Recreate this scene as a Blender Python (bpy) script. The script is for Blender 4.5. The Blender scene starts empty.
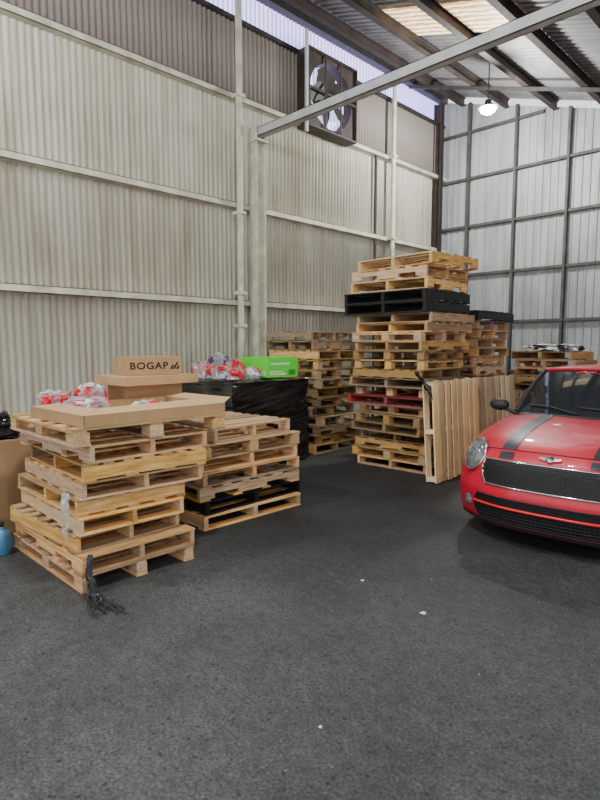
import bpy, math, random
from mathutils import Vector, Matrix, noise
random.seed(11)
R=math.radians
COL=bpy.context.scene.collection

# ---------------------------------------------------------------- materials
def newmat(name):
    m=bpy.data.materials.new(name); m.use_nodes=True
    nt=m.node_tree; b=nt.nodes['Principled BSDF']; return m,nt,b
def mat(name,c,rough=.6,metal=0,var=.12,scale=6,bump=0.0,bscale=40,coat=0,emit=0,ecol=None,spec=None,alpha=1):
    m,nt,b=newmat(name)
    b.inputs['Roughness'].default_value=rough; b.inputs['Metallic'].default_value=metal; b.inputs['Alpha'].default_value=alpha
    if coat: b.inputs['Coat Weight'].default_value=coat; b.inputs['Coat Roughness'].default_value=.05
    if spec is not None: b.inputs['Specular IOR Level'].default_value=spec
    tc=nt.nodes.new('ShaderNodeTexCoord')
    n=nt.nodes.new('ShaderNodeTexNoise'); n.inputs['Scale'].default_value=scale; n.inputs['Detail'].default_value=5
    nt.links.new(tc.outputs['Object'],n.inputs['Vector'])
    r=nt.nodes.new('ShaderNodeValToRGB')
    r.color_ramp.elements[0].position=.3; r.color_ramp.elements[1].position=.7
    r.color_ramp.elements[0].color=[x*(1-var) for x in c]+[1]
    r.color_ramp.elements[1].color=[min(1,x*(1+var)) for x in c]+[1]
    nt.links.new(n.outputs['Fac'],r.inputs['Fac']); nt.links.new(r.outputs['Color'],b.inputs['Base Color'])
    if bump:
        n2=nt.nodes.new('ShaderNodeTexNoise'); n2.inputs['Scale'].default_value=bscale; n2.inputs['Detail'].default_value=6
        nt.links.new(tc.outputs['Object'],n2.inputs['Vector'])
        bp=nt.nodes.new('ShaderNodeBump'); bp.inputs['Strength'].default_value=bump; bp.inputs['Distance'].default_value=.02
        nt.links.new(n2.outputs['Fac'],bp.inputs['Height']); nt.links.new(bp.outputs['Normal'],b.inputs['Normal'])
    if emit:
        b.inputs['Emission Color'].default_value=list(ecol or c)+[1]; b.inputs['Emission Strength'].default_value=emit
    return m
def woodmat(name,c1,c2,sc,dark=1.0):
    m,nt,b=newmat(name); L=nt.links.new; N=nt.nodes.new
    b.inputs['Roughness'].default_value=.78
    tc=N('ShaderNodeTexCoord'); mp=N('ShaderNodeMapping'); mp.inputs['Scale'].default_value=sc
    oi=N('ShaderNodeObjectInfo')
    L(tc.outputs['Object'],mp.inputs['Vector'])
    ad=N('ShaderNodeVectorMath'); ad.operation='ADD'; L(mp.outputs['Vector'],ad.inputs[0])
    mu=N('ShaderNodeMath'); mu.operation='MULTIPLY'; mu.inputs[1].default_value=50; L(oi.outputs['Random'],mu.inputs[0]); L(mu.outputs[0],ad.inputs[1])
    n=N('ShaderNodeTexNoise'); n.inputs['Scale'].default_value=1; n.inputs['Detail'].default_value=7; n.inputs['Roughness'].default_value=.6
    L(ad.outputs[0],n.inputs['Vector'])
    r=N('ShaderNodeValToRGB'); r.color_ramp.elements[0].position=.3; r.color_ramp.elements[1].position=.68
    r.color_ramp.elements[0].color=list(c1)+[1]; r.color_ramp.elements[1].color=list(c2)+[1]
    L(n.outputs['Fac'],r.inputs['Fac'])
    at=N('ShaderNodeAttribute'); at.attribute_name='tone'
    hs=N('ShaderNodeHueSaturation')
    m1=N('ShaderNodeMath'); m1.operation='MULTIPLY_ADD'; m1.inputs[1].default_value=.65; m1.inputs[2].default_value=.64*dark; L(at.outputs['Fac'],m1.inputs[0])
    m2=N('ShaderNodeMath'); m2.operation='MULTIPLY_ADD'; m2.inputs[1].default_value=.45; m2.inputs[2].default_value=.80; L(oi.outputs['Random'],m2.inputs[0])
    m3=N('ShaderNodeMath'); m3.operation='MULTIPLY'; L(m1.outputs[0],m3.inputs[0]); L(m2.outputs[0],m3.inputs[1])
    L(m3.outputs[0],hs.inputs['Value']); L(m2.outputs[0],hs.inputs['Saturation'])
    mc=N('ShaderNodeMix'); mc.data_type='RGBA'; mc.blend_type='MULTIPLY'; mc.inputs['Factor'].default_value=1
    L(r.outputs['Color'],mc.inputs['A']); L(oi.outputs['Color'],mc.inputs['B'])
    L(mc.outputs['Result'],hs.inputs['Color']); L(hs.outputs['Color'],b.inputs['Base Color'])
    bp=N('ShaderNodeBump'); bp.inputs['Strength'].default_value=.3; bp.inputs['Distance'].default_value=.01
    L(n.outputs['Fac'],bp.inputs['Height']); L(bp.outputs['Normal'],b.inputs['Normal'])
    return m
WA=(.42,.235,.10); WB=(.78,.535,.28)
M_woodx=woodmat('wood_along_x',WA,WB,(4,45,60))
M_woody=woodmat('wood_along_y',WA,WB,(45,4,60))
M_palex=woodmat('pale_wood_x',(.60,.44,.26),(.84,.69,.46),(4,45,60),1.2)
M_paley=woodmat('pale_wood_y',(.60,.44,.26),(.84,.69,.46),(45,4,60),1.2)
M_redx=woodmat('red_wood_x',(.22,.03,.03),(.36,.07,.06),(4,45,60))
M_redy=woodmat('red_wood_y',(.22,.03,.03),(.36,.07,.06),(45,4,60))
M_blk=mat('black_plastic',(.012,.012,.014),.35,var=.2,bump=.2,bscale=15)
M_film=mat('black_film',(.014,.014,.016),.17,var=.3,bump=.35,bscale=6,coat=.5)
M_card=mat('cardboard',(.44,.27,.135),.85,var=.08,scale=4,bump=.05,bscale=120)
M_card2=mat('cardboard_light',(.52,.33,.17),.85,var=.08,scale=4)
M_ink=mat('black_ink',(.012,.01,.01),.7)
M_tape=mat('packing_tape',(.48,.33,.18),.3)
M_red=mat('red_plastic',(.70,.010,.03),.3,var=.15)
M_white=mat('white_plastic',(.75,.76,.80),.3,var=.12,scale=14)
M_bluep=mat('blue_print_plastic',(.08,.16,.45),.3,var=.12)
M_green=mat('green_carton',(.12,.85,.06),.5,var=.06)
M_dgreen=mat('dark_green_print',(.03,.35,.03),.5)
M_paper=mat('white_paper',(.8,.8,.78),.8,var=.05)
M_cream=mat('cream_painted_steel',(.60,.57,.47),.55,var=.25,scale=5)
M_grayst=mat('gray_painted_steel',(.50,.51,.51),.5,var=.15,scale=5)
M_brown=mat('rusty_brown_steel',(.045,.031,.027),.7,var=.35,scale=5)
M_frame=mat('dark_gray_frame_steel',(.075,.065,.062),.7,var=.3,scale=5)
M_dark=mat('dark_steel',(.04,.036,.036),.6,var=.3)
M_rub=mat('tyre_rubber',(.015,.015,.016),.8)
M_jug=mat('blue_plastic',(.08,.25,.45),.3)
M_clear=mat('clear_wrap',(.75,.77,.8),.15,var=.2,alpha=.4)
def daymat():
    m,nt,b=newmat('daylight_panel'); L=nt.links.new; N=nt.nodes.new
    tc=N('ShaderNodeTexCoord'); wv=N('ShaderNodeTexWave'); wv.bands_direction='Y'; wv.inputs['Scale'].default_value=3.5; wv.inputs['Distortion'].default_value=.3
    L(tc.outputs['Object'],wv.inputs['Vector'])
    r=N('ShaderNodeValToRGB'); r.color_ramp.elements[0].color=(.30,.26,.80,1); r.color_ramp.elements[1].color=(.82,.79,1,1); L(wv.outputs['Fac'],r.inputs['Fac'])
    L(r.outputs['Color'],b.inputs['Base Color']); L(r.outputs['Color'],b.inputs['Emission Color']); b.inputs['Emission Strength'].default_value=2.0
    return m
M_day=daymat()

# ---------------------------------------------------------------- mesh helpers
class MB:
    def __init__(s): s.v=[]; s.f=[]; s.t=[]; s.m=[]
    def box(s,x0,x1,y0,y1,z0,z1,tone=None,mi=0,skew=0):
        if tone is None: tone=random.random()
        k=len(s.v)
        s.v+=[(x0-skew,y0,z0),(x1-skew,y0,z0),(x1+skew,y1,z0),(x0+skew,y1,z0),(x0-skew,y0,z1),(x1-skew,y0,z1),(x1+skew,y1,z1),(x0+skew,y1,z1)]
        for q in ((0,3,2,1),(4,5,6,7),(0,1,5,4),(1,2,6,5),(2,3,7,6),(3,0,4,7)):
            s.f.append([k+i for i in q]); s.t.append(tone); s.m.append(mi)
    def grid(s,P,flip=False,cyc=False,mi=0):
        k=len(s.v); n=len(P); m=len(P[0])
        for r in P: s.v+= [tuple(p) for p in r]
        for i in range(n-1):
            for j in range(m if cyc else m-1):
                j2=(j+1)%m
                q=[k+i*m+j,k+i*m+j2,k+(i+1)*m+j2,k+(i+1)*m+j]
                if flip:q.reverse()
                s.f.append(q); s.t.append(.5); s.m.append(mi)
    def poly(s,pts,mi=0):
        k=len(s.v); s.v+=[tuple(p) for p in pts]; s.f.append(list(range(k,k+len(pts)))); s.t.append(.5); s.m.append(mi)
    def tube(s,pts,r,seg=8,cyc=False,mi=0):
        pts=[Vector(p) for p in pts]; n=len(pts); rows=[]
        for i,p in enumerate(pts):
            a=pts[(i-1)%n] if (cyc or i>0) else p; b=pts[(i+1)%n] if (cyc or i<n-1) else p
            d=(b-a).normalized(); up=Vector((0,0,1)) if abs(d.z)<.95 else Vector((0,1,0))
            e=d.cross(up).normalized(); g=e.cross(d)
            rr=r[i] if isinstance(r,(list,tuple)) else r
            rows.append([p+e*math.cos(2*math.pi*k/seg)*rr+g*math.sin(2*math.pi*k/seg)*rr for k in range(seg)])
        if cyc: rows.append(rows[0])
        s.grid(rows,cyc=True,mi=mi)
        if not cyc: s.poly(rows[0],mi); s.poly(list(reversed(rows[-1])),mi)
    def lathe(s,prof,axis='z',seg=32,mi=0,c=(0,0,0)):
        rows=[]
        for (r,h) in prof:
            row=[]
            for k in range(seg):
                a=2*math.pi*k/seg; p=(r*math.cos(a),r*math.sin(a),h)
                if axis=='x': p=(p[2],p[0],p[1])
                if axis=='y': p=(p[1],p[2],p[0])
                row.append((p[0]+c[0],p[1]+c[1],p[2]+c[2]))
            rows.append(row)
        s.grid(rows,cyc=True,mi=mi)
    def mesh(s,name,mats,smooth=False,merge=0):
        me=bpy.data.meshes.new(name); me.from_pydata(s.v,[],s.f)
        for mm in (mats if isinstance(mats,(list,tuple)) else [mats]): me.materials.append(mm)
        a=me.attributes.new('tone','FLOAT','FACE')
        a.data.foreach_set('value',s.t)
        me.polygons.foreach_set('material_index',s.m)
        if merge:
            import bmesh
            bm=bmesh.new(); bm.from_mesh(me); bmesh.ops.remove_doubles(bm,verts=bm.verts,dist=merge)
            bmesh.ops.recalc_face_normals(bm,faces=bm.faces); bm.to_mesh(me); bm.free()
        if smooth: me.polygons.foreach_set('use_smooth',[True]*len(me.polygons))
        me.update(); return me
def obj(name,data,parent=None,loc=None,label=None,cat=None,kind=None,group=None):
    o=bpy.data.objects.new(name,data); COL.objects.link(o)
    if parent: o.parent=parent
    if loc: o.location=loc
    if label:o['label']=label
    if cat:o['category']=cat
    if kind:o['kind']=kind
    if group:o['group']=group
    return o
def bevel(o,w,seg=2):
    b=o.modifiers.new('b','BEVEL'); b.width=w; b.segments=seg; b.limit_method='ANGLE'

# ---------------------------------------------------------------- camera
cd=bpy.data.cameras.new('camera'); cam=bpy.data.objects.new('camera',cd); COL.objects.link(cam)
cam.location=(0,0,1.6); cam.rotation_euler=(R(90-5.6),0,R(45))
cd.sensor_fit='VERTICAL'; cd.sensor_height=36; cd.lens=560/800*36; cd.clip_end=200
bpy.context.scene.camera=cam

# ---------------------------------------------------------------- structure
WX=-7.1; WY=11.65; EZ=6.5; RZ=7.05; RS=.32; XR=5.0
roofz=lambda x:RZ-RS*(x+7.1)
_tn=[0]
def struct(name,mb,m,smooth=False,label=None):
    return obj(name,mb.mesh(name,m,smooth),kind='structure',label=label)
def trim(mb,m,label=None,smooth=False):
    _tn[0]+=1; return struct('trim_%d'%_tn[0],mb,m,smooth,label)

# floor
m,nt,b=newmat('asphalt_floor'); L=nt.links.new; N=nt.nodes.new
tc=N('ShaderNodeTexCoord')
def nz(sc,det,ro=.55,dist=0):
    n=N('ShaderNodeTexNoise'); n.inputs['Scale'].default_value=sc; n.inputs['Detail'].default_value=det; n.inputs['Roughness'].default_value=ro; n.inputs['Distortion'].default_value=dist
    L(tc.outputs['Object'],n.inputs['Vector']); return n
def ramp(src,p0,c0,p1,c1):
    r=N('ShaderNodeValToRGB'); r.color_ramp.elements[0].position=p0; r.color_ramp.elements[1].position=p1
    r.color_ramp.elements[0].color=c0; r.color_ramp.elements[1].color=c1; L(src,r.inputs['Fac']); return r
def mult(a,b_,f=1):
    mx=N('ShaderNodeMix'); mx.data_type='RGBA'; mx.blend_type='MULTIPLY'; mx.inputs['Factor'].default_value=f
    L(a,mx.inputs['A']); L(b_,mx.inputs['B']); return mx.outputs['Result']
g=lambda v:(v,v,v,1)
n1=nz(.45,8,.6,.6); n2=nz(70,5,.75); n4=nz(1.6,9,.7,.4); n5=nz(16,7,.75)
cur=ramp(n1.outputs['Fac'],.36,(.044,.046,.049,1),.64,(.086,.088,.089,1)).outputs['Color']
cur=mult(cur,ramp(n4.outputs['Fac'],.36,g(.78),.64,g(1.15)).outputs['Color'])
cur=mult(cur,ramp(n5.outputs['Fac'],.35,g(.68),.65,g(1.25)).outputs['Color'])
cur=mult(cur,ramp(n2.outputs['Fac'],.35,g(.35),.66,g(1.7)).outputs['Color'])
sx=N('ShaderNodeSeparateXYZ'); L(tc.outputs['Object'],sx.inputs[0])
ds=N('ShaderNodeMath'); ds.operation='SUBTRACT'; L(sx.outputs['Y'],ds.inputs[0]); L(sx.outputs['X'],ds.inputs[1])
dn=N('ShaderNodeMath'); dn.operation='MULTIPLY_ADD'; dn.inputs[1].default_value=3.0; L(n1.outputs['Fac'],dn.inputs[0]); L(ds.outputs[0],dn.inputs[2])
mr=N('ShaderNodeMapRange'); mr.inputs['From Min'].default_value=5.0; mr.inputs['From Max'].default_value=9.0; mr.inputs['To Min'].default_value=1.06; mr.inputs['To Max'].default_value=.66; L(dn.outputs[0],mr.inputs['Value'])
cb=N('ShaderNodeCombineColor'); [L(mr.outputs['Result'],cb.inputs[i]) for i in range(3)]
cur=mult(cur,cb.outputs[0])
for i_,(sc,p,colr,th_,fa) in enumerate(((32,.30,(.15,.15,.145,1),.70,.5),(11,.07,(.42,.41,.38,1),.84,.8),(22,.24,(.010,.010,.011,1),.62,.75))):
    vo=N('ShaderNodeTexVoronoi'); vo.inputs['Scale'].default_value=sc; vo.inputs['Randomness'].default_value=1; L(tc.outputs['Object'],vo.inputs['Vector'])
    r3=ramp(vo.outputs['Distance'],p*.5,(1,1,1,1),p,(0,0,0,1))
    sp=N('ShaderNodeSeparateColor'); L(vo.outputs['Color'],sp.inputs[0])
    r4=ramp(sp.outputs[i_],th_,(0,0,0,1),th_+.05,(1,1,1,1))
    mm=N('ShaderNodeMath'); mm.operation='MULTIPLY'; L(r3.outputs['Color'],mm.inputs[0]); L(r4.outputs['Color'],mm.inputs[1])
    mm2=N('ShaderNodeMath'); mm2.operation='MULTIPLY'; mm2.inputs[1].default_value=fa; L(mm.outputs[0],mm2.inputs[0])
    mx2=N('ShaderNodeMix'); mx2.data_type='RGBA'; L(mm2.outputs[0],mx2.inputs['Factor']); L(cur,mx2.inputs['A']); mx2.inputs['B'].default_value=colr
    cur=mx2.outputs['Result']
L(cur,b.inputs['Base Color'])
rr=N('ShaderNodeMapRange'); rr.inputs['To Min'].default_value=.5; rr.inputs['To Max'].default_value=.8; L(n4.outputs['Fac'],rr.inputs['Value']); L(rr.outputs['Result'],b.inputs['Roughness'])
b.inputs['Specular IOR Level'].default_value=.35
bp=N('ShaderNodeBump'); bp.inputs['Strength'].default_value=.7; bp.inputs['Distance'].default_value=.008; L(n2.outputs['Fac'],bp.inputs['Height']); L(bp.outputs['Normal'],b.inputs['Normal'])
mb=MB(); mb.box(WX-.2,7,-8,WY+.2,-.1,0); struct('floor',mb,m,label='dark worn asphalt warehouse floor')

def wallmat(name,base,dirt,upper=None,zup=5.33,streak=.6):
    m,nt,b=newmat(name); L=nt.links.new; N=nt.nodes.new
    b.inputs['Roughness'].default_value=.55
    tc=N('ShaderNodeTexCoord')
    def nn(sc,vec,det=8,ro=.65):
        mp=N('ShaderNodeMapping'); mp.inputs['Scale'].default_value=vec; L(tc.outputs['Object'],mp.inputs['Vector'])
        n=N('ShaderNodeTexNoise'); n.inputs['Scale'].default_value=sc; n.inputs['Detail'].default_value=det; n.inputs['Roughness'].default_value=ro; L(mp.outputs['Vector'],n.inputs['Vector']); return n
    n=nn(.9,(1.5,1.5,.45),9,.72)
    r=N('ShaderNodeValToRGB'); r.color_ramp.elements[0].position=.32; r.color_ramp.elements[1].position=.60
    r.color_ramp.elements[0].color=list(dirt)+[1]; r.color_ramp.elements[1].color=list(base)+[1]; L(n.outputs['Fac'],r.inputs['Fac'])
    out=r.outputs['Color']
    n2=nn(6,(1.6,1.6,.07),5); r2=N('ShaderNodeValToRGB'); r2.color_ramp.elements[0].position=.32; r2.color_ramp.elements[1].position=.52
    r2.color_ramp.elements[0].color=(.62,.56,.45,1); r2.color_ramp.elements[1].color=(1,1,1,1); L(n2.outputs['Fac'],r2.inputs['Fac'])
    mx=N('ShaderNodeMix'); mx.data_type='RGBA'; mx.blend_type='MULTIPLY'; mx.inputs['Factor'].default_value=streak; L(out,mx.inputs['A']); L(r2.outputs['Color'],mx.inputs['B']); out=mx.outputs['Result']
    sx=N('ShaderNodeSeparateXYZ'); L(tc.outputs['Object'],sx.inputs[0])
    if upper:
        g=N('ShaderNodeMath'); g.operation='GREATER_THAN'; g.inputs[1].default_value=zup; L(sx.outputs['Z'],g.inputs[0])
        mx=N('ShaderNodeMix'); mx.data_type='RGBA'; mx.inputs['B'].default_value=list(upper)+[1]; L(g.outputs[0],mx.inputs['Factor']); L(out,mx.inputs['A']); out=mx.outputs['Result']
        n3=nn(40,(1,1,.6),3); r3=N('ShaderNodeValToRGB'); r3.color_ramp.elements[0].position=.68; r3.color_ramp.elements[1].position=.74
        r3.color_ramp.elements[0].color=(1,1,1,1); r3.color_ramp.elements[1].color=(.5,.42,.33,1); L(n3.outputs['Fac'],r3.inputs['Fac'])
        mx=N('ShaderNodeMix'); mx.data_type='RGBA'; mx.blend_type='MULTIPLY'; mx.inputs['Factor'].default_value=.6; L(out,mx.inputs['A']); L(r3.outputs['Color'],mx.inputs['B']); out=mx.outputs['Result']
    L(out,b.inputs['Base Color']); return m
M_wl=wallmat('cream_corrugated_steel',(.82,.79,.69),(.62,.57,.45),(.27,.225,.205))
M_wb=wallmat('silver_ribbed_steel',(.44,.45,.47),(.26,.275,.29))
M_cl=wallmat('ceiling_steel',(.27,.265,.28),(.16,.155,.165))
mb=MB(); pitch=.085; n=int((WY+4)/pitch*6); P=[]
for z,off in ((0,0),(2.26,.0),(2.262,.012),(3.74,.012),(3.742,.024),(5.33,.024),(5.332,.036),(EZ,.036)):
    P.append([(WX+off+.016*math.sin(i*math.pi/3),-4+i*pitch/6,z) for i in range(n+1)])
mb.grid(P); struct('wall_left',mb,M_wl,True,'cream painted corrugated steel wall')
mb=MB(); xs=[]; x=WX
while x<XR:
    xs+= [(x,0),(x+.06,0),(x+.072,-.022),(x+.09,-.022),(x+.102,0)]; x+=.15
mb.grid([[(a,WY+o,0) for a,o in xs],[(a,WY+o,roofz(a)) for a,o in xs]])
struct('wall_back',mb,M_wb,False,'silver ribbed steel sheet wall')
mb=MB(); n=int((WY+4)/.14*6)
ys=[-4+i*.14/6 for i in range(n+1)]
mb.grid([[(x,y,roofz(x)+.14+.016*math.sin(i*math.pi/3)) for i,y in enumerate(ys)] for x in (WX-.3,XR)])
struct('ceiling',mb,M_cl,True,'corrugated steel roof underside')
mb=MB(); ys=[-4+i*.09/4 for i in range(int((WY+4)/.09*4)+1)]
mb.grid([[(WX+.014*math.sin(i*math.pi/2),y,z) for i,y in enumerate(ys)] for z in (EZ-.1,7.22)])
struct('window_1',mb,M_day,True,'translucent corrugated daylight strip')
m,nt,b=newmat('yellowed_skylight'); L=nt.links.new; N=nt.nodes.new
tc=N('ShaderNodeTexCoord'); wv=N('ShaderNodeTexWave'); wv.inputs['Scale'].default_value=2.2; wv.bands_direction='Y'; wv.inputs['Distortion'].default_value=3; wv.inputs['Detail Scale'].default_value=3
L(tc.outputs['Object'],wv.inputs['Vector']); r=N('ShaderNodeValToRGB'); r.color_ramp.elements[0].color=(.42,.20,.07,1); r.color_ramp.elements[1].color=(1,.84,.54,1)
L(wv.outputs['Fac'],r.inputs['Fac']); L(r.outputs['Color'],b.inputs['Base Color']); L(r.outputs['Color'],b.inputs['Emission Color']); b.inputs['Emission Strength'].default_value=2.2
mb=MB(); mb.grid([[(x,y,roofz(x)+.115) for y in (7.25,7.7,8.25)] for x in (-5.75,-4.6,-3.55)])
struct('window_2',mb,m,label='yellowed translucent skylight panel')

for z in (2.26,3.74,5.33):
    mb=MB(); mb.box(WX+.03,WX+.15,-4,WY,z-.045,z-.037,.5); mb.box(WX+.14,WX+.15,-4,WY,z-.045,z+.045,.5); mb.box(WX+.03,WX+.15,-4,WY,z+.037,z+.045,.5)
    trim(mb,M_cream,'cream painted steel girt channel')
mb=MB(); mb.box(WX-.02,WX+.15,-4,WY,6.98,7.16); trim(mb,M_dark,'dark steel eave beam')
mb=MB(); mb.box(WX+.02,WX+.1,-4,WY,EZ-.04,EZ+.02); trim(mb,M_dark,'dark steel sill strip')
for z in (1.05,2.1,3.15,4.2,5.22,6.2):
    xe=min(XR,WX+(RZ-.1-z)/RS)
    mb=MB(); mb.box(WX,xe,WY-.10,WY-.03,z-.028,z+.028); trim(mb,M_frame,'dark gray steel girt')
for i in range(8):
    x=-6.35+1.05*i; mb=MB(); mb.box(x-.025,x+.025,WY-.13,WY-.03,0,roofz(x)); trim(mb,M_frame,'dark gray steel wall post')
mb=MB(); x0,x1=WX+.03,WX+.2
mb.box(x0,x0+.012,WY-.38,WY-.22,0,6.9,.5); mb.box(x1-.012,x1,WY-.38,WY-.22,0,6.9,.5); mb.box(x0,x1,WY-.306,WY-.294,0,6.9,.5)
trim(mb,M_brown,'brown steel corner column')
for x in (-6.55,-5.55,-4.55,-3.55,-2.55,-1.55,-.35,.65,1.65):
    z=roofz(x)+.1; mb=MB(); mb.box(x-.05,x+.05,-4,WY,z-.012,z,.5); mb.box(x-.01,x+.01,-4,WY,z-.15,z-.01,.5); mb.box(x-.05,x+.05,-4,WY,z-.16,z-.148,.5)
    trim(mb,M_brown,'brown steel purlin')
mb=MB(); P=[]
for x in (WX+.1,3):
    z=roofz(x)-.08; P.append([(x,10.17,z-.06),(x,10.21,z-.06),(x,10.21,z),(x,10.17,z)])
mb.grid(P,cyc=True); trim(mb,M_dark,'thin dark steel rafter')
mb=MB(); cy=5.9
mb.box(-6.92,-6.74,cy-.09,cy-.078,0,4.93,.5); mb.box(-6.92,-6.74,cy+.078,cy+.09,0,4.93,.5); mb.box(-6.836,-6.824,cy-.08,cy+.08,0,4.93,.5)
mb.box(-6.93,-6.70,cy-.12,cy+.12,4.7,4.73,.5)
trim(mb,M_cream,'cream painted steel column')
mb=MB(); q=.06; mb.box(-6.95,-.45,cy-q,cy+q,4.90,4.91,.5); mb.box(-6.95,-.45,cy-q,cy-q+.01,4.78,4.91,.5); mb.box(-6.95,-.45,cy+q-.01,cy+q,4.78,4.91,.5); mb.box(-6.95,-.45,cy-q,cy+q,4.78,4.79,.5)
trim(mb,M_grayst,'gray steel tie beam')
mb=MB(); mb.box(-.5,-.34,cy-.08,cy+.08,0,4.779); trim(mb,M_cream,'cream painted steel column')
def pipe(x,y,z0,z1,r,m,label,clamps=()):
    o=obj('vertical_pipe',None,loc=(x,y,z0),label=label,cat='pipe')
    mb=MB(); mb.tube([(0,0,0),(0,0,z1-z0)],r,12); obj('pipe_body',mb.mesh('pipe_body',m,True),o)
    for z in clamps:
        mb=MB(); mb.box(-.09,r+.015,-r-.02,r+.02,z-z0-.025,z-z0+.025); obj('clamp',mb.mesh('clamp',m),o)
pipe(-6.84,5.55,0,6.9,.05,M_cream,'cream painted steel pipe clamped to the corrugated wall',(1.9,2.4,3.6,5.3))
pipe(-6.86,9.5,0,6.9,.045,M_cream,'pale steel pipe running up the corrugated wall',(2.26,3.74,5.33))
pipe(-6.98,9.08,0,5.28,.03,M_brown,'thin brown conduit on the corrugated wall')

# ---------------------------------------------------------------- exhaust fan
fan=obj('exhaust_fan',None,loc=(-6.76,7.60,5.88),label='square dark exhaust fan mounted high on the corrugated wall',cat='fan')
hs=.63; rr_=.54
mb=MB(); seg=48
def sq(a,h):
    c,s=math.cos(a),math.sin(a); k=h/max(abs(c),abs(s)); return c*k,s*k
angs=[2*math.pi*i/seg for i in range(seg)]
rows=[[(-.28,)+sq(a,hs) for a in angs],[(0,)+sq(a,hs) for a in angs],[(0,)+sq(a,hs-.03) for a in angs],[(-.06,)+sq(a,hs-.035) for a in angs],[(-.07,rr_*math.cos(a),rr_*math.sin(a)) for a in angs],[(-.24,rr_*.97*math.cos(a),rr_*.97*math.sin(a)) for a in angs]]
mb.grid(rows,cyc=True); obj('housing',mb.mesh('housing',mat('fan_housing',(.045,.03,.028),.6,var=.4)),fan)
mb=MB(); mb.poly([(-.24,rr_*math.cos(a),rr_*math.sin(a)) for a in angs]); obj('sky_glow_disc',mb.mesh('sky_glow_disc',M_day),fan)  # glowing disc added in place of the sky seen through the fan
for k in range(5):
    mb=MB(); P=[]
    for i in range(7):
        r0=.10+.39*i/6; w=.07+.13*math.sin(math.pi*min(1,.15+i/6.5)); tw=R(28-2*i)
        P.append([(-.13+ s*w*math.sin(tw),s*w*math.cos(tw)+.05*math.sin(i*.4),r0) for s in (-1,-.33,.33,1)])
    mb.grid(P); o=obj('blade',mb.mesh('blade',M_dark,True),fan); o.rotation_euler=(k*math.pi*2/5+.5,0,0)
mb=MB(); mb.lathe([(0,-.2),(.10,-.2),(.11,-.13),(.08,-.08),(0,-.07)],'x',24); obj('hub',mb.mesh('hub',M_dark,True),fan)
for s in (-1,1):
    mb=MB(); mb.box(-.03,-.01,s*.2-.015,s*.2+.015,-.60,.60); obj('support_strut',mb.mesh('support_strut',M_brown),fan)
mb=MB(); mb.box(-.03,-.01,-.60,.60,-.02,.02); obj('support_strut',mb.mesh('support_strut',M_brown),fan)
mb=MB(); mb.box(-.03,.01,-.70,-.65,-.75,.85); obj('mounting_post',mb.mesh('mounting_post',M_grayst),fan)

# ---------------------------------------------------------------- hanging lamp and added fill lamps
M_glow=mat('lamp_glow',(1,1,1),.5,emit=200,ecol=(.88,1,.93))
def lamp(x,y,z,power):
    o=obj('high_bay_lamp',None,loc=(x,y,z),label='glowing industrial high bay lamp hanging from the roof, unseen ones added for light',cat='lamp')
    mb=MB(); mb.tube([(0,0,.16),(0,0,roofz(x)-z+.1)],.010); obj('suspension_rod',mb.mesh('suspension_rod',M_dark),o)
    mb=MB(); mb.lathe([(0,.18),(.05,.18),(.06,.12),(.12,.08),(.17,.05),(.16,.045),(.11,.06),(0,.07)]); obj('lamp_shade',mb.mesh('lamp_shade',M_dark,True),o)
    mb=MB(); mb.lathe([(0,.055),(.09,.05),(.125,.02),(.11,-.01),(.06,-.04),(0,-.05)]); obj('bulb',mb.mesh('bulb',M_glow,True),o)
    l=bpy.data.lights.new('bulb_light','POINT'); l.energy=power; l.color=(.97,1,.96); l.shadow_soft_size=.15
    obj('lamp_light',l,o,loc=(0,0,-.22))
lamp(-4.78,9.3,5.56,450)
lamp(-2.2,2.0,5.0,340)  # this lamp and the next two are out of view, added to brighten the hall
lamp(-4.9,-.4,5.4,340)
lamp(1.6,1.0,3.9,160)

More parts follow.
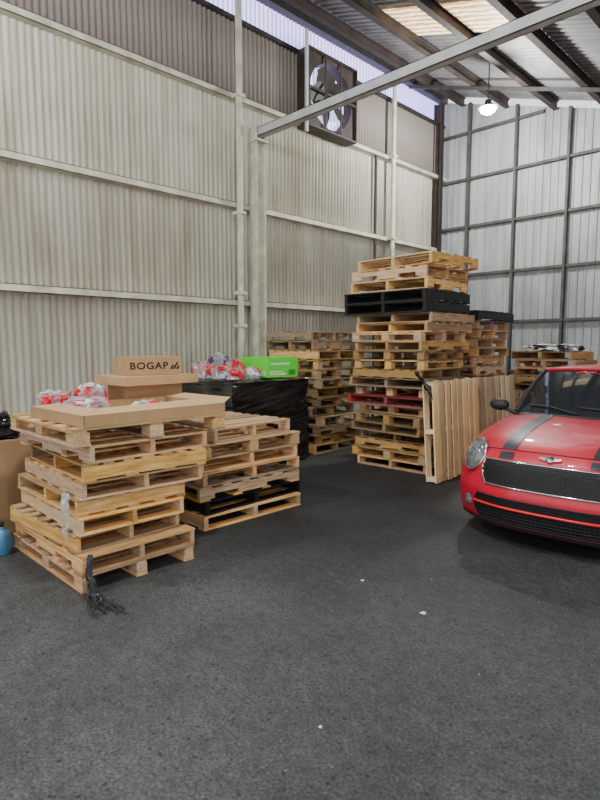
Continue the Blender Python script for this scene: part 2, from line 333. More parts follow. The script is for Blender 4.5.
# ---------------------------------------------------------------- pallets
PH=.136
def pallet_meshes(vi,wx,wy,block,dense=False):
    rnd=random.Random(vi*13+5); L_,W_=1.2,1.0; th=.017
    tb=MB()
    def boards(mb,n,z0,z1,ends):
        for i in range(n):
            w=ends if i in (0,n-1) else rnd.choice([.085,.095,.12])
            if dense: w=rnd.choice([.10,.115,.125])
            c=-L_/2+ends/2+(L_-ends)*i/(n-1)
            if i not in(0,n-1) : c+=rnd.uniform(-.02,.02)*(.5 if dense else 1)
            j=rnd.uniform(-.012,.012); cut=0
            if not dense and rnd.random()<.06: cut=rnd.uniform(.1,.4)
            mb.box(c-w/2,c+w/2,-W_/2+j,W_/2+j-cut,z0,z1,rnd.random(),skew=rnd.uniform(-.006,.006) if i not in(0,n-1) else 0)
    boards(tb,8 if dense else rnd.choice([6,7,7]),PH-th,PH-.001,.125)
    bb=MB()
    if block:
        zt=PH-th-.001
        for y in (-.46,0,.46): tb.box(-L_/2,L_/2,y-.04,y+.04,zt-.016,zt,rnd.random())
        for y in (-.45,0,.45): bb.box(-L_/2,L_/2,y-.05,y+.05,.001,.018,rnd.random())
        kids=[]
        for x in (-.54,0,.54):
            for y in (-.45,0,.45):
                kb=MB(); kb.box(x-.06,x+.06,y-.045,y+.045,.019,zt-.017,rnd.random()); kids.append(('block',kb.mesh('block',wx)))
    else:
        boards(bb,rnd.choice([3,4,5]),.001,.017,.11)
        kids=[]
        for y in (-.48,0,.48):
            kb=MB(); z0,z1=.018,PH-th-.001; t=rnd.random()
            if vi%3==0: kb.box(-.6,.6,y-.019,y+.019,z0,z1,t)
            else:
                kb.box(-L_/2,L_/2,y-.019,y+.019,z0+.045,z1,t)
                for a,c in ((-.6,-.44),(-.17,.17),(.44,.6)): kb.box(a,c,y-.019,y+.019,z0,z0+.045,t)
            kids.append(('stringer',kb.mesh('stringer',wx)))
    return [('top_deck',tb.mesh('top_deck',wy)),('bottom_deck',bb.mesh('bottom_deck',wx if block else wy))]+kids
VAR=[pallet_meshes(i,M_woodx,M_woody,i in(2,5,8)) for i in range(12)]
VRED=pallet_meshes(21,M_redx,M_redy,False); VBLK=pallet_meshes(21,M_blk,M_blk,False)
VDEN=pallet_meshes(22,M_palex,M_paley,False,True); VDEN2=pallet_meshes(25,M_palex,M_paley,False,True)
def pallet(cx,cy,z,rot,sx=1,sy=1,var=None,label='weathered wooden shipping pallet in a stack',group=None,mat4=None,tint=(1,1,1),sz=1):
    e=obj('shipping_pallet' ,None,label=label,cat='pallet',group=group); e.empty_display_size=.2
    if mat4 is not None: e.matrix_world=mat4
    else: e.location=(cx,cy,z); e.rotation_euler=(0,0,rot); e.scale=(sx,sy,sz)
    for nm,me in (var or random.choice(VAR)):
        o=obj(nm,me,e); o.color=(*tint,1)
    return e
def stack(x0,x1,y0,y1,n,group,orient=None,jit=.025,jr=1.6,special={},z0=0,tint=1.0,size=.05,ph=PH,tones=(.62,.8,.95,1,1.15)):
    cx,cy=(x0+x1)/2,(y0+y1)/2; lx,ly=x1-x0,y1-y0
    for i in range(n):
        o=orient[i%len(orient)] if orient else random.choice([0,0,1])
        var,lab=None,'weathered wooden shipping pallet in a stack'
        k=tint*random.choice(tones); w=random.choice([0,0,.18])
        tn=(k,k,k*(1+w))
        if special.get(i)=='red': var,lab=VRED,'red painted wooden pallet within a tall stack'
        if special.get(i)=='black': var,lab=VBLK,'black pallet within a stack of wooden pallets'
        dx,dy=random.uniform(-jit,jit),random.uniform(-jit,jit)
        fx,fy=1-random.random()*size,1-random.random()*size
        if o: sx,sy=ly/1.2*fx,lx/1.0*fy
        else: sx,sy=lx/1.2*fx,ly/1.0*fy
        pallet(cx+dx,cy+dy,z0+i*ph,(math.pi/2 if o else 0)+R(random.uniform(-jr,jr))+(math.pi if random.random()<.5 else 0),sx,sy,var,lab,group,tint=tn,sz=ph/PH)
a=.118
stack(-4.66,-3.44,1.46,2.32,2,'nearest pallet stack',[0,0],.01,.8,size=0,ph=a,tones=(.95,1.1))
stack(-4.64,-3.50,1.48,2.30,3,'nearest pallet stack',[0,0,1],.04,3.2,z0=2*a,size=.06,ph=a,tones=(.75,1,1.1))
stack(-4.64,-3.47,1.50,2.46,3,'nearest pallet stack',[0,1,0],.04,3.2,z0=5*a,size=.06,ph=a,tones=(.8,1,1.1))
stack(-4.66,-3.49,1.46,2.66,1,'nearest pallet stack',[0],.0,1.0,z0=8*a+.005,size=0,ph=a,tones=(1.05,))
ztopA=9*a+.007
stack(-4.95,-3.90,2.74,3.93,6,'second low pallet stack',[0,0,1,0,0,0],.022,1.6,{1:'black'},size=.04,ph=.124,tones=(.8,1,1.15))
stack(-4.90,-3.98,2.86,3.84,1,'second low pallet stack',[0],.0,4,z0=6*.124,size=0,ph=.124,tones=(1.1,))
stack(-6.62,-5.52,5.87,6.9,13,'pallet stack against the wall',None,.06,3.5,tint=.85,size=.12,ph=.1385)
stack(-4.87,-3.70,5.85,6.96,7,'tall pallet stack',[1,1,0,1,1,1,0],.05,3.6,tint=.88,size=.13,ph=.118)
stack(-4.90,-3.66,5.82,6.9,1,'tall pallet stack',[1],0,.5,{0:'red'},z0=7*.118,size=0,ph=.118)
stack(-4.87,-3.70,5.85,6.96,9,'tall pallet stack',[1,1,0,1,1,1,0],.055,3.8,tint=.88,size=.13,ph=.117,z0=8*.118)
zb=8*.118+9*.117
stack(-4.98,-3.70,5.83,6.86,2,'tall pallet stack',[1],.01,1,{0:'black',1:'black'},z0=zb,size=0,ph=.14)
stack(-4.90,-3.68,5.85,6.92,3,'tall pallet stack',[1,0,1],.06,5,z0=zb+.282,size=.08,ph=.147,tones=(1,1.1))
stack(-5.0,-3.85,7.35,8.4,15,'pallet stack behind tall stack',None,.05,3,tint=.85,size=.1,ph=.13)
stack(-5.05,-3.8,7.3,8.42,1,'pallet stack behind tall stack',[1],0,0,{0:'black'},z0=15*.13,size=0)
stack(-4.2,-3.2,9.3,10.3,11,'pallet stack behind the car',None,.05,3,tint=.85)
stack(-2.9,-1.8,9.5,10.6,10,'pallet stack behind the car',None,.05,3,tint=.85)
def lean(cx,cy,w,a,lab,var,h=1.17,yaw=0):
    c,s=math.cos(R(a)),math.sin(R(a))
    Mx=Matrix(((0,c,s),(-1,0,0),(0,-s,c))).to_4x4()
    S=Matrix.Diagonal((w/1.2,h,1,1)); zc=(h/2+.015)*s+.002
    T=Matrix.Translation((cx,cy,zc))@Matrix.Rotation(R(yaw),4,'Z')
    pallet(0,0,0,0,label=lab,mat4=T@Mx@S,var=var,tint=(1,1,1))
lean(-3.53,6.10,1.06,86,'pale wooden pallet leaning upright against the tall stack',VDEN,1.16)
lean(-3.58,7.24,1.12,85,'pale wooden pallet leaning upright beside another pallet',VDEN2,1.15,-1)

# ---------------------------------------------------------------- crumpled things
def crumple(name,cx,cy,z,sx,sy,sz,mats,seed,label,cat,amp=.3,freq=3.,smooth=False,rot=0,sub=5,parent=None,thr=.1):
    import bmesh
    bm=bmesh.new(); bmesh.ops.create_icosphere(bm,subdivisions=sub,radius=1)
    off=Vector((seed*7.3,seed*3.1,seed))
    for v in bm.verts:
        p=v.co.copy(); q=Vector([math.copysign(abs(c)**.6,c) for c in p])
        d=noise.noise(p*freq+off)*amp+abs(noise.noise(p*freq*2.3+off))*amp*.8+noise.noise(p*freq*6+off)*amp*.25-amp*.3
        q*= (1+d); q.z=max(q.z,-.55)
        v.co=Vector((q.x*sx/2,q.y*sy/2,(q.z+.55)*sz/1.55))
    me=bpy.data.meshes.new(name); bm.to_mesh(me); bm.free()
    for mm_ in mats: me.materials.append(mm_)
    for p in me.polygons:
        p.use_smooth=smooth
        if len(mats)>1:
            k=noise.noise(p.center*8+off); p.material_index= 1 if k>thr else (2 if len(mats)>2 and k<-.28 else 0)
    o=obj(name,me,parent,loc=(cx,cy,z),label=label,cat=cat); o.rotation_euler=(0,0,rot); return o
def wrapped(name,x0,x1,y0,y1,z0,z1,m,label,cat,amp=.03):
    import bmesh
    bm=bmesh.new(); bmesh.ops.create_cube(bm,size=1); bmesh.ops.subdivide_edges(bm,edges=bm.edges,cuts=80,use_grid_fill=True)
    lx,ly,lz=x1-x0,y1-y0,z1-z0
    for v in bm.verts:
        c=v.co; p=Vector((c.x*lx,c.y*ly,c.z*lz)); n=Vector([math.copysign(abs(2*a)**11,a) for a in c])
        if n.length>0:n.normalize()
        q=Vector((p.x*1.5,p.y*1.5,p.z*4+p.x+p.y*1.2)); q2=Vector((p.x*2,p.y*2,p.z*16-p.y*3))
        d=noise.noise(q)*amp*1.2+noise.noise(p*3)*amp*.8+(1-abs(noise.noise(q2))*2)*amp*.6 - amp*1.9
        v.co=p+n*d
    for v in bm.verts: v.co+=Vector(((x0+x1)/2,(y0+y1)/2,(z0+z1)/2))
    me=bpy.data.meshes.new(name); bm.to_mesh(me); bm.free(); me.materials.append(m)
    for p in me.polygons:p.use_smooth=True
    return obj(name,me,label=label,cat=cat)
wrapped('wrapped_load',-6.56,-5.40,4.22,5.62,.003,1.17,M_film,'pallet load wrapped in glossy black stretch film','wrapped load',.03)

def carton(name,x0,x1,y0,y1,z0,z1,m,label,rot=0,tape=True,cat='box'):
    cx,cy=(x0+x1)/2,(y0+y1)/2; hx,hy,h=(x1-x0)/2,(y1-y0)/2,z1-z0
    e=obj(name,None,loc=(cx,cy,z0),label=label,cat=cat); e.rotation_euler=(0,0,rot)
    mb=MB(); mb.box(-hx,hx,-hy,hy,0,h-.004); mb.box(-hx,-.003,-hy,hy,h-.004,h); mb.box(.003,hx,-hy,hy,h-.004,h)
    o=obj('box_body',mb.mesh('box_body',m),e); bevel(o,.006)
    if tape:
        mb=MB(); mb.box(-.025,.025,-hy-.001,hy+.001,h,h+.0012); mb.box(-.025,.025,hy,hy+.0015,h-.08,h); mb.box(-.025,.025,-hy-.0015,-hy,h-.08,h)
        obj('tape',mb.mesh('tape',M_tape),e)
    return e
def text(s,size,parent,loc,rot,m,name='printed_text',ext=.0006,sx=1,off=.0018):
    c=bpy.data.curves.new(name,'FONT'); c.body=s; c.size=size; c.extrude=ext; c.offset=off; c.align_x='CENTER'; c.align_y='CENTER'; c.space_character=1.14
    t=bpy.data.objects.new(name,c); COL.objects.link(t); bpy.context.view_layer.update()
    me=bpy.data.meshes.new_from_object(t.evaluated_get(bpy.context.evaluated_depsgraph_get()))
    bpy.data.objects.remove(t); me.materials.clear(); me.materials.append(m)
    o=obj(name,me,parent,loc=loc); o.rotation_euler=rot; o.scale=(sx,1,1); return o
# tray on stack A
e=obj('cardboard_tray',None,loc=(-3.93,2.10,ztopA),label='large shallow cardboard tray lying on a pallet stack',cat='cardboard'); e.rotation_euler=(0,0,R(2))
mb=MB(); hx,hy,h=.42,.58,.08
mb.box(-hx,hx,-hy,hy,0,.006); mb.box(-hx,hx,-hy,-hy+.006,.006,h); mb.box(-hx,hx,hy-.006,hy,.006,h); mb.box(-hx,-hx+.006,-hy,hy,.006,h); mb.box(hx-.006,hx,-hy,hy,.006,h)
obj('tray_body',mb.mesh('tray_body',M_card),e)
mb=MB(); mb.poly([(hx,-hy,h),(hx,hy,h),(hx-.17,hy-.1,h+.03),(hx-.17,-hy+.1,h+.02)])
obj('flap',mb.mesh('flap',M_card2),e)
mb=MB(); mb.poly([(-hx+.01,-hy,h),(hx-.01,-hy,h),(hx-.13,-hy+.16,h+.02),(-hx+.13,-hy+.16,h+.02)]); obj('flap',mb.mesh('flap',M_card2),e)
mb=MB(); mb.poly([(-hx+.01,hy,h),(hx-.01,hy,h),(hx-.08,hy+.12,h+.03),(-hx+.13,hy+.12,h+.03)]); obj('flap',mb.mesh('flap',M_card2),e)
zt=ztopA+.19
carton('cardboard_box',-4.76,-4.42,2.32,2.88,ztopA+.002,zt-.002,M_card,'brown cardboard box supporting smaller cartons',R(0),False)
carton('cardboard_box',-4.80,-4.30,2.22,2.98,zt,zt+.075,M_card2,'flat brown cardboard box beneath a smaller printed box',R(4),False)
bx=carton('cardboard_box',-4.72,-4.42,2.36,2.88,zt+.077,zt+.237,M_card,'brown cardboard shipping box with black printed lettering',R(-5))
text('BOGAP',.084,bx,(.1515,-.058,.080),(math.pi/2,0,math.pi/2),M_ink,sx=1.2)
mb=MB(); y0=.138
for pts in (((0,.048),(.022,.048),(.044,.08),(.033,.096)),((.028,.048),(.050,.048),(.090,.11),(.068,.11)),((.061,.048),(.083,.048),(.098,.068),(.087,.087))):
    mb.poly([(.1516,y0+a_,b_) for a_,b_ in pts])
obj('printed_logo',mb.mesh('printed_logo',M_ink),bx)
def packet(cx,cy,z,sx,sy,sz,seed,label,part=M_red,rot=0,extra=M_clear):
    e=obj('parts_packet',None,loc=(cx,cy,z),label=label,cat='packet'); e.rotation_euler=(0,0,rot)
    crumple('plastic_film_bag',0,0,.0,sx,sy,sz,[M_clear,M_white,part],seed,None,None,.3,3.5,True,0,4,e,.26)
    mb=MB(); n=12
    pts=[(sx*.34*math.cos(t*math.pi*1.1),sy*.28*math.sin(t*math.pi*1.1)-sy*.1,sz*.55) for t in [i/n for i in range(n+1)]]
    mb.tube(pts,[sz*.44*(1-.5*abs(i/n-.5)) for i in range(n+1)],10); obj('moulded_part',mb.mesh('moulded_part',part,True),e)
    mb=MB(); mb.box(-sx*.22,sx*.12,-sy*.40,-sy*.16,sz*.95,sz*.97); obj('label_card',mb.mesh('label_card',extra),e)
packet(-4.54,1.76,ztopA+.004,.23,.23,.16,3,'clear bag of red moulded parts on cardboard',rot=.3,extra=M_paper)
packet(-4.53,2.06,ztopA+.004,.20,.20,.20,31,'clear bag of red parts with white label card',rot=1.2,extra=M_paper)
packet(-4.12,1.84,ztopA+.012,.28,.28,.13,32,'flat clear bag with red part inside cardboard tray',rot=2.1)
packet(-3.80,2.16,ztopA+.012,.24,.24,.10,33,'flat clear bag with red part inside cardboard tray',rot=.9)
ZL=1.165
packet(-6.30,4.42,ZL,.24,.24,.22,41,'clear bag of red parts on black wrapped load',rot=.2,extra=M_bluep)
packet(-5.98,4.44,ZL,.24,.24,.17,42,'clear bag with red moulded part on wrapped load',rot=1.4,extra=M_paper)
packet(-5.68,4.50,ZL,.22,.22,.14,43,'small clear bag with red part on wrapped load',rot=2.4,extra=M_bluep)
packet(-6.34,4.76,ZL,.22,.22,.32,44,'crumpled clear bag of dark parts beside green carton',mat('violet_black_plastic',(.05,.04,.12),.3),rot=.6)
packet(-6.02,4.76,ZL,.20,.20,.25,45,'clear bag of red and white parts beside green carton',rot=.4,extra=M_bluep)
packet(-5.70,4.80,ZL,.20,.20,.15,46,'clear bag of red parts in front of green carton',rot=.9,extra=M_paper)
g=carton('green_box',-6.20,-5.56,4.98,5.52,ZL,ZL+.27,M_green,'bright green carton with white markings on wrapped load',R(-2),False)
for (z0_,z1_,ya,yb) in ((.035,.055,-.24,.05),(.07,.085,-.24,.0),(.17,.195,-.22,.12)):
    mb=MB(); mb.box(.32,.3215,ya,yb,z0_,z1_); obj('label',mb.mesh('label',M_paper),g)
mb=MB(); mb.box(-.27,.27,-.2715,-.27,.02,.08); obj('label',mb.mesh('label',M_paper),g)
mb=MB(); mb.box(.32,.3215,.10,.22,.03,.10); obj('print',mb.mesh('print',M_dgreen),g)
# left items
carton('cardboard_box',-5.85,-5.02,1.04,1.76,.002,.80,M_card,'tall brown cardboard box beside pallet stack',R(2))
crumple('trash_bag',-5.3,1.56,.803,.44,.3,.2,[M_film],12,'crumpled black plastic bag on cardboard box','bag',.35,3)
j=obj('plastic_jug',None,loc=(-4.60,1.33,0),label='small blue plastic jug on the floor',cat='jug')
mb=MB(); mb.lathe([(0,0),(.07,0),(.075,.01),(.075,.15),(.06,.18),(.03,.2),(.03,.215),(0,.215)],seg=24); obj('jug_body',mb.mesh('jug_body',M_jug,True),j)
mb=MB(); mb.lathe([(0,.215),(.032,.215),(.032,.24),(0,.24)],seg=20); obj('cap',mb.mesh('cap',M_blk,True),j)
def shreds(name,path,spread,n,w,m,label,seed,cat='plastic film',floor=True):
    rnd=random.Random(seed); mb=MB(); P0=[Vector(p) for p in path]; K=10
    for i in range(n):
        ph=rnd.uniform(-1,1); ph2=rnd.uniform(-1,1); stop=rnd.uniform(.7,1); ww=w*rnd.uniform(.5,1.4); rows=[]
        T=int(K*(len(P0)-1)*stop)
        for q in range(T+1):
            t=q/K; a=min(int(t),len(P0)-2); f=t-a
            p=P0[a].lerp(P0[a+1],f); s=spread[a]*(1-f)+spread[a+1]*f
            d=(P0[a+1]-P0[a]).normalized(); e=d.cross(Vector((.3,.2,1))).normalized(); g2=d.cross(e)
            c=p+e*s*ph+g2*s*.6*ph2+Vector((noise.noise(Vector((t*2,i,seed))),noise.noise(Vector((t*2,i,seed+5))),noise.noise(Vector((t*2,i,seed+9)))))*s*.5
            k=ww*(1-.5*q/max(1,T))*(1+.5*noise.noise(Vector((t*4,i*3,1))))
            tw=noise.noise(Vector((t*1.5,i*2,7)))*2
            dirv=e*math.cos(tw)+g2*math.sin(tw)
            row=[c-dirv*k,c+d*.004,c+dirv*k]
            if floor:
                for v in row: v.z=min(max(v.z,.003+.0008*i),max(.04,p.z+.05))
            rows.append(row)
        mb.grid(rows)
    return obj(name,mb.mesh(name,m,False),label=label,cat=cat)
shreds('plastic_film',[(-3.39,1.50,.27),(-3.36,1.47,.14),(-3.29,1.48,.03),(-3.16,1.45,.01),(-2.98,1.43,.005)],[.008,.015,.04,.085,.13],22,.009,mat('black_shred_film',(.045,.045,.05),.25,var=.5,scale=20,alpha=.85),'shredded black stretch film trailing from pallet onto floor',1)
shreds('plastic_film',[(-3.54,1.415,.66),(-3.52,1.395,.55),(-3.52,1.39,.42),(-3.54,1.41,.30)],[.01,.02,.03,.03],7,.014,M_clear,'torn clear film hanging from pallet stack',4,floor=False)
shreds('plastic_film',[(-3.62,5.50,1.30),(-3.52,5.49,1.20),(-3.42,5.49,1.08),(-3.38,5.49,.92)],[.02,.03,.04,.02],10,.02,M_film,'black film strap hanging beside leaning pallet',6,floor=False)
crumple('plastic_bag',-3.7,9.8,11*PH+.002,.8,.8,.12,[M_white,M_blk],21,'pale crumpled plastic sheet on pallet stack','bag',.3,3)
for (x,y,s) in ((-1.75,2.79,.018),(-2.3,2.9,.012),(-1.5,1.62,.008)):
    mb=MB(); mb.poly([(-s,-s*.7,.004),(s,-s*.5,.003),(s*.8,s*.8,.009),(-s*.6,s,.006)]); obj('paper_scrap',mb.mesh('paper_scrap',M_paper),loc=(x,y,0),label='small white paper scrap on asphalt floor',cat='litter',group='litter on floor')

# ---------------------------------------------------------------- car
M_cred=mat('car_red_paint',(.60,.006,.035),.42,var=.05,scale=3,coat=.45)
M_cgray=mat('stripe_gray',(.035,.038,.045),.4,var=.05,coat=.2)
M_glass=mat('dark_glass',(.02,.023,.026),.06,var=.2,scale=2,coat=0)
M_chr=mat('chrome',(.75,.76,.78),.12,metal=1,var=.03)
M_gb=mat('grille_black',(.008,.008,.009),.5)
M_tr=mat('black_trim',(.02,.02,.022),.55)
M_lens=mat('headlight_lens',(.13,.135,.15),.06,var=.7,scale=25,coat=1)
M_or=mat('bright_red_trim',(.80,.015,.02),.3)
car=obj('car',None,loc=(-1.60,4.18,0),label='red compact hatchback car with gray hood stripes',cat='car'); car.rotation_euler=(0,0,R(3.5))
def lerp(tab,x):
    if x<=tab[0][0]: return tab[0][1]
    for (a,b),(c,d) in zip(tab,tab[1:]):
        if x<=c:
            t=(x-a)/(c-a); return b+(d-b)*t
    return tab[-1][1]
def smoothtab(tab,x,h):
    return (lerp(tab,x-h)+2*lerp(tab,x)+lerp(tab,x+h))/4
YC=[(.15,.07),(.2,.035),(.3,.012),(.42,0),(.50,.02),(.58,.035),(.66,.05),(.72,.08),(.76,.13)]
HZ=[(.13,.76),(.18,.80),(.3,.845),(.5,.885),(.8,.925),(1.15,.955)]
WS=[(.3,.80),(.5,.83),(.75,.84),(1.3,.84),(2.9,.84),(3.3,.82),(3.6,.74)]
def sx_(y,t): return smoothtab(WS,y,.05)-.06*t**4-.02*(1-t)**2
NZ=20; ZT=.76; YF=.13
def g_(u): return .29*abs(u)**3.0
def edge_drop(u,y): return .06*abs(u)**3
def fascia(x,z):
    t=(z-.15)/(ZT-.15); w=sx_(.42,t); u=max(-1,min(1,x/w))
    return Vector((x,smoothtab(YC,z,.02)+g_(u),z - (edge_drop(u,0)*t**4)))
def hood(u,yr):
    f=(yr-YF)/1.0; f=max(0,min(1,f)); k=1-f*.45
    y=yr+g_(u)*k
    w=sx_(max(.42,yr+.30*k),1)
    return Vector((u*w,y,smoothtab(HZ,yr,.03)-edge_drop(u,yr)))
NU=33; US=[-1+2*i/(NU-1) for i in range(NU)]
body=MB()
ZS=[.15+(ZT-.15)*i/NZ for i in range(NZ+1)]
fr=[]
for z in ZS:
    t=(z-.15)/(ZT-.15); w=sx_(.42,t); fr.append([fascia(u*w,z) for u in US])
fr[-1]=[hood(u,YF) for u in US]
body.grid(fr)
yr=[YF+1.02*i/16 for i in range(17)]
hrows=[[hood(u,y) for u in US] for y in yr]
hd=MB(); hd.grid(hrows)
def arch(y):
    z=.17
    for c in (.76,3.22):
        if abs(y-c)<.35: z=max(z,.30+math.sqrt(.35**2-(y-c)**2))
    return z
for s in (-1,1):
    cols=[[ (r[-1] if s>0 else r[0]) for r in fr]]
    tops=[(r[-1] if s>0 else r[0]) for r in hrows[1:]]
    ylist=[]
    for tpt in tops: ylist.append((tpt.y,tpt.z,abs(tpt.x)))
    y=ylist[-1][0]; z=ylist[-1][1]
    while y<3.58:
        y+=.05; ylist.append((y,z+(.93-z)*min(1,(y-1.3)/.4),sx_(y,1)))
    for (y,zt_,xt) in ylist:
        zb_=arch(y); c=[]
        for i in range(NZ+1):
            t=i/NZ; zz=zb_+(zt_-zb_)*t; tt=(zz-.15)/(zt_-.15)
            c.append(Vector((s*(sx_(y,tt)-(sx_(y,1)-xt)*tt),y,zz)))
        cols.append(c)
    body.grid(cols,flip=(s>0))
    if s<0: lastL=cols[-1]; beltL=[c[-1] for c in cols[len(tops):]]
    else: lastR=cols[-1]; beltR=[c[-1] for c in cols[len(tops):]]
body.grid([[a.lerp(b,k/12)+Vector((0,.1*(1-(2*k/12-1)**2),0)) for k in range(13)] for a,b in zip(lastL,lastR)])
body.grid([[a.lerp(b,k/12)+Vector((0,0,.02*(1-(2*k/12-1)**4))) for k in range(13)] for a,b in zip(beltL,beltR)])
obj('body',body.mesh('body',M_cred,True,merge=.0005),car)
obj('hood',hd.mesh('hood',M_cred,True,merge=.0001),car,label='red hood')
mb=MB(); mb.box(-.66,.66,.35,3.4,.16,.3); obj('underbody',mb.mesh('underbody',M_gb),car)
for s in (-1,1):
    rows=[]
    for k in range(25):
        y=YF+.005+.99*k/24; w=hood(1,y).x
        x0,x1=.28+.01*k/24,.40+.02*k/24
        rows.append([hood(s*(x0+(x1-x0)*q/5)/w,y)+Vector((0,-.002,.004)) for q in range(6)])
    mb=MB(); mb.grid(rows); obj('stripe',mb.mesh('stripe',M_cgray,True),car,label='dark gray hood stripe')
    rows=[]
    for k in range(6):
        z=.705+.05*k/5
        rows.append([fascia(s*(.28+.12*q/5),z)+Vector((0,-.004,.003)) for q in range(6)])
    mb=MB(); mb.grid(rows); obj('stripe',mb.mesh('stripe',M_cgray,True),car)
mb=MB(); mb.tube([hood(u*.93,YF+.01)+Vector((0,-.001,.001)) for u in US],.0035,6); obj('hood_seam',mb.mesh('hood_seam',M_gb,True),car)
def patch(name,z0,z1,hw,m,off=.008,nz=10,nx=40,parent=car,label=None):
    rows=[]
    for k in range(nz+1):
        z=z0+(z1-z0)*k/nz; w=hw(z)
        rows.append([fascia(-w+2*w*q/nx,z)+Vector((0,-off,0)) for q in range(nx+1)])
    mb=MB(); mb.grid(rows); return obj(name,mb.mesh(name,m,True),parent,label=label),rows
def hwU(z):
    t=min(1,max(0,(z-.49)/(.69-.49))); return .45+.085*math.sin(math.pi*(t*.62+.12))**.8
gr,rows=patch('grille',.49,.69,hwU,M_gb,label='black radiator grille with chrome frame')
def outline(rows): return rows[0]+[r[-1] for r in rows[1:]]+list(reversed(rows[-1]))[1:]+[r[0] for r in reversed(rows[:-1])][:-1]
mb=MB(); mb.tube(outline(rows),.008,8,True); obj('grille_frame',mb.mesh('grille_frame',M_chr,True),gr,label='chrome frame')
mb=MB()
for k in range(8):
    z=.51+.023*k; w=hwU(z)-.01; mb.tube([fascia(-w+2*w*q/30,z)+Vector((0,-.011,0)) for q in range(31)],.0028,5)
for k in range(37):
    x=-.45+.9*k/36; mb.tube([fascia(x,.495+.19*q/6)+Vector((0,-.011,0)) for q in range(7)],.0022,5)
o=obj('grille_mesh',mb.mesh('grille_mesh',M_tr,True),gr); o['kind']='stuff'
def hwL(z):
    t=(z-.19)/(.40-.19); return .56+.045*math.sin(math.pi*t)
lg,rows=patch('lower_grille',.19,.40,hwL,M_gb,label='black lower air intake')
mb=MB(); mb.tube(outline(rows),.005,8,True); obj('intake_frame',mb.mesh('intake_frame',M_tr,True),lg)
mb=MB()
for k in range(4):
    z=.21+.026*k; w=hwL(z)-.02; mb.tube([fascia(-w+2*w*q/30,z)+Vector((0,-.011,0)) for q in range(31)],.0028,5)
for k in range(33):
    x=-.5+1.0*k/32; mb.tube([fascia(x,.20+.10*q/4)+Vector((0,-.011,0)) for q in range(5)],.0022,5)
o=obj('intake_mesh',mb.mesh('intake_mesh',M_tr,True),lg); o['kind']='stuff'
mb=MB(); z=.325; w=hwL(z)-.005; mb.tube([fascia(-w+2*w*q/30,z)+Vector((0,-.016,0)) for q in range(31)],.011,8); obj('accent_strip',mb.mesh('accent_strip',M_or,True),lg,label='bright red accent strip')
patch('bumper_lip',.15,.178,lambda z:sx_(.42,(z-.15)/.61)*.995,M_tr,.012,nx=40)
bz=Vector((0,.085,.738)); mb=MB(); mb.lathe([(0,.0),(.028,0),(.03,.004),(.026,.012),(0,.014)],'z',24)
bo=obj('badge',mb.mesh('badge',M_chr,True),car,loc=bz); bo.rotation_euler=(R(55),0,0)
for s in (-1,1):
    mb=MB()
    P=[[(s*.03,-.014,.006),(s*.075,-.004,.006)],[(s*.03,.014,.006),(s*.085,.014,.006)]]
    mb.grid(P); obj('badge_wing',mb.mesh('badge_wing',M_chr),bo)
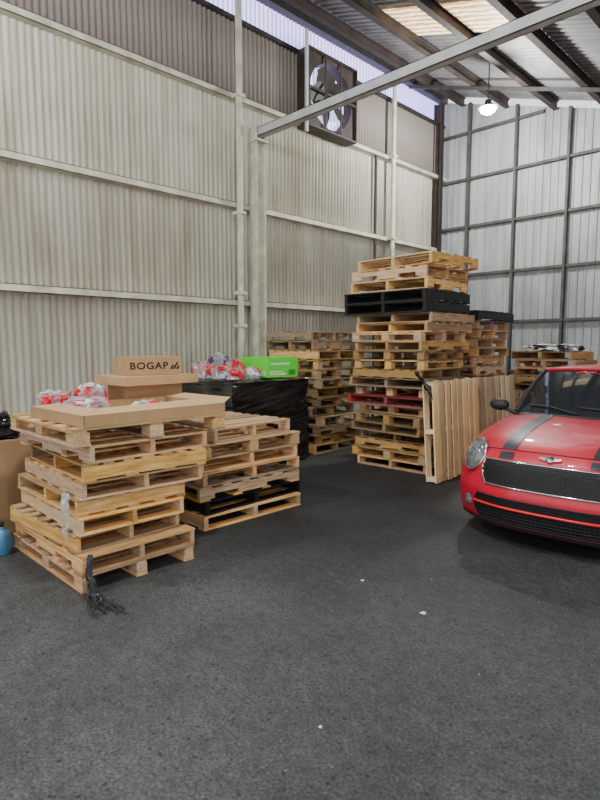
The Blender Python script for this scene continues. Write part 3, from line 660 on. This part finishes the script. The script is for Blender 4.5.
for s in (-1,1):
    c=Vector((s*.64,.225,.69)); nrm=Vector((s*.42,-.80,.42)).normalized()
    h=obj('headlight',None,car,loc=c); h.rotation_mode='QUATERNION'
    zx=nrm; yx=(Vector((0,0,1))-nrm*nrm.z).normalized(); xx=yx.cross(zx)
    h.rotation_quaternion=Matrix((xx,yx,zx)).transposed().to_quaternion()
    EL=1.3
    mb=MB(); prof=[(.0,.045),(.035,.044),(.07,.035),(.095,.018),(.105,.0)]
    mb.lathe(prof,'z',36); mb.v=[(x,y*EL,z) for x,y,z in mb.v]; obj('lens',mb.mesh('lens',M_lens,True),h)
    mb=MB(); mb.tube([(.107*math.cos(a),.107*EL*math.sin(a),.0) for a in angs],.010,8,True); obj('chrome_ring',mb.mesh('chrome_ring',M_chr,True),h,label='chrome ring')
    mb=MB(); mb.tube([(.045*math.cos(a),.02+.045*math.sin(a),.043-.006*abs(math.sin(a))) for a in angs],.004,6,True); obj('reflector_ring',mb.mesh('reflector_ring',M_chr,True),h)
    f=fascia(s*.68,.30); mb=MB(); mb.lathe([(0,.012),(.03,.01),(.04,0),(.048,0),(.048,-.02)],'y',24)
    mb.v=[(x,-y,z) for x,y,z in mb.v]; fo=obj('fog_lamp',mb.mesh('fog_lamp',M_lens,True),car,loc=f+Vector((0,-.01,0))); fo.rotation_euler=(0,0,R(30)*s)
    for cyy in (.76,3.22):
        mb=MB(); pts=[]
        for k in range(25):
            a=math.pi*k/24; y=cyy+.355*math.cos(a); z=.28+.375*math.sin(a)
            pts.append((s*(sx_(y,.45)+.005),y,z))
        mb.tube(pts,.03,8); obj('wheel_arch_trim',mb.mesh('wheel_arch_trim',M_tr,True),car)
        w=obj('wheel',None,car,loc=(s*.74,cyy,.30))
        mb=MB(); mb.lathe([(.2,-.09),(.28,-.1),(.3,-.07),(.302,0),(.3,.07),(.28,.1),(.2,.09)],'x',36); obj('tyre',mb.mesh('tyre',M_rub,True),w)
        mb=MB(); mb.lathe([(.205,s*.085),(.19,s*.06),(.18,-s*.05)],'x',36); mb.lathe([(0,s*.075),(.05,s*.075),(.055,s*.03)],'x',20)
        for k in range(5):
            a=2*math.pi*k/5; mb.tube([(s*.06,.04*math.cos(a),.04*math.sin(a)),(s*.07,.195*math.cos(a),.195*math.sin(a))],.022,6)
        obj('rim',mb.mesh('rim',M_chr,True),w)
    mr=obj('side_mirror',None,car,loc=(s*.90,1.34,1.00))
    mb=MB()
    rows=[]
    for i in range(9):
        a=math.pi*i/8; rows.append([(.10*math.cos(a),.065*math.sin(a)*math.cos(b_),.062*math.sin(a)*math.sin(b_)) for b_ in [2*math.pi*k/16 for k in range(16)]])
    mb.grid(rows,cyc=True); obj('mirror_housing',mb.mesh('mirror_housing',M_tr,True),mr)
    mb=MB(); mb.tube([(-s*.04,0,-.03),(-s*.17,.02,-.08)],.02,8); obj('mirror_arm',mb.mesh('mirror_arm',M_tr,True),mr)
def ws(u,t):
    b_=Vector((u*.725,1.14+.22*u*u,.96-.02*u*u)); tp=Vector((u*.60,1.66+.13*u*u,1.365-.025*u*u))
    return b_.lerp(tp,t)+Vector((0,-.03,.03))*math.sin(math.pi*t)*(1-.3*u*u)
uu=[-1+i/10 for i in range(21)]
mb=MB(); mb.grid([[ws(u,t/10) for u in uu] for t in range(11)]); wso=obj('windshield',mb.mesh('windshield',M_glass,True),car,label='dark reflective windshield')
for k,(u0,u1,t0,t1) in enumerate(((-.42,-.30,.88,.93),(-.30,-.26,.93,.86),(-.22,-.12,.90,.90),(-.08,0,.87,.93),(.04,.14,.92,.88))):
    mb=MB(); mb.tube([ws(u0+(u1-u0)*q/4,t0+(t1-t0)*q/4)+Vector((0,-.004,.004)) for q in range(5)],.007,6); obj('paint_mark',mb.mesh('paint_mark',M_or,True),wso)
def rf(u,f):
    y0=ws(u,1).y; y=y0+(3.4-y0)*f; zc=1.365+.03*math.sin(math.pi*min(1,f*1.2))-.05*max(0,f-.7)
    return Vector((u*(.60+.01*math.sin(math.pi*f)),y,zc-.025*u*u))
mb=MB(); mb.grid([[rf(u,f/12) for u in uu] for f in range(13)]); obj('roof',mb.mesh('roof',M_cred,True),car)
mb=MB(); mb.grid([[rf(u,1).lerp(Vector((u*.66,3.58,.95)),t/6) for u in uu] for t in range(7)]); obj('rear_window',mb.mesh('rear_window',M_glass,True),car)
for s in (-1,1):
    rows=[]
    for t in range(7):
        row=[]
        for f in range(13):
            a=rf(s,f/12); y=1.36+(3.55-1.36)*f/12; b_=Vector((s*(.745-.07*max(0,f/12-.6)),y,.94)); row.append(b_.lerp(a,t/6))
        rows.append(row)
    mb=MB(); mb.grid(rows); obj('side_window',mb.mesh('side_window',M_glass,True),car)
    mb=MB(); mb.tube([ws(s,t/10)+Vector((s*.005,0,0)) for t in range(11)],.024,8); obj('windshield_pillar',mb.mesh('windshield_pillar',M_tr,True),car)
mb=MB(); mb.tube([ws(u,1)+Vector((0,0,.006)) for u in uu],.018,8); obj('roof_edge',mb.mesh('roof_edge',M_cred,True),car)
mb=MB(); mb.grid([[Vector((u*.75,1.07+.26*u*u,.952-.045*abs(u)**3)) for u in uu],[ws(u,0)+Vector((0,0,0)) for u in uu]]); obj('cowl',mb.mesh('cowl',M_tr,True),car)
for x in (-.1,.4):
    mb=MB(); mb.tube([ws(x/.7,.02)+Vector((0,-.03,.01)),ws((x-.25)/.7,.10)+Vector((0,-.02,.015)),ws((x-.5)/.7,.13)+Vector((0,-.02,.012))],.008,6); obj('wiper',mb.mesh('wiper',M_tr,True),car)

# ---------------------------------------------------------------- world
w=bpy.data.worlds.new('world'); bpy.context.scene.world=w; w.use_nodes=True
bg=w.node_tree.nodes['Background']; bg.inputs['Color'].default_value=(.97,.97,1,1); bg.inputs['Strength'].default_value=1.65
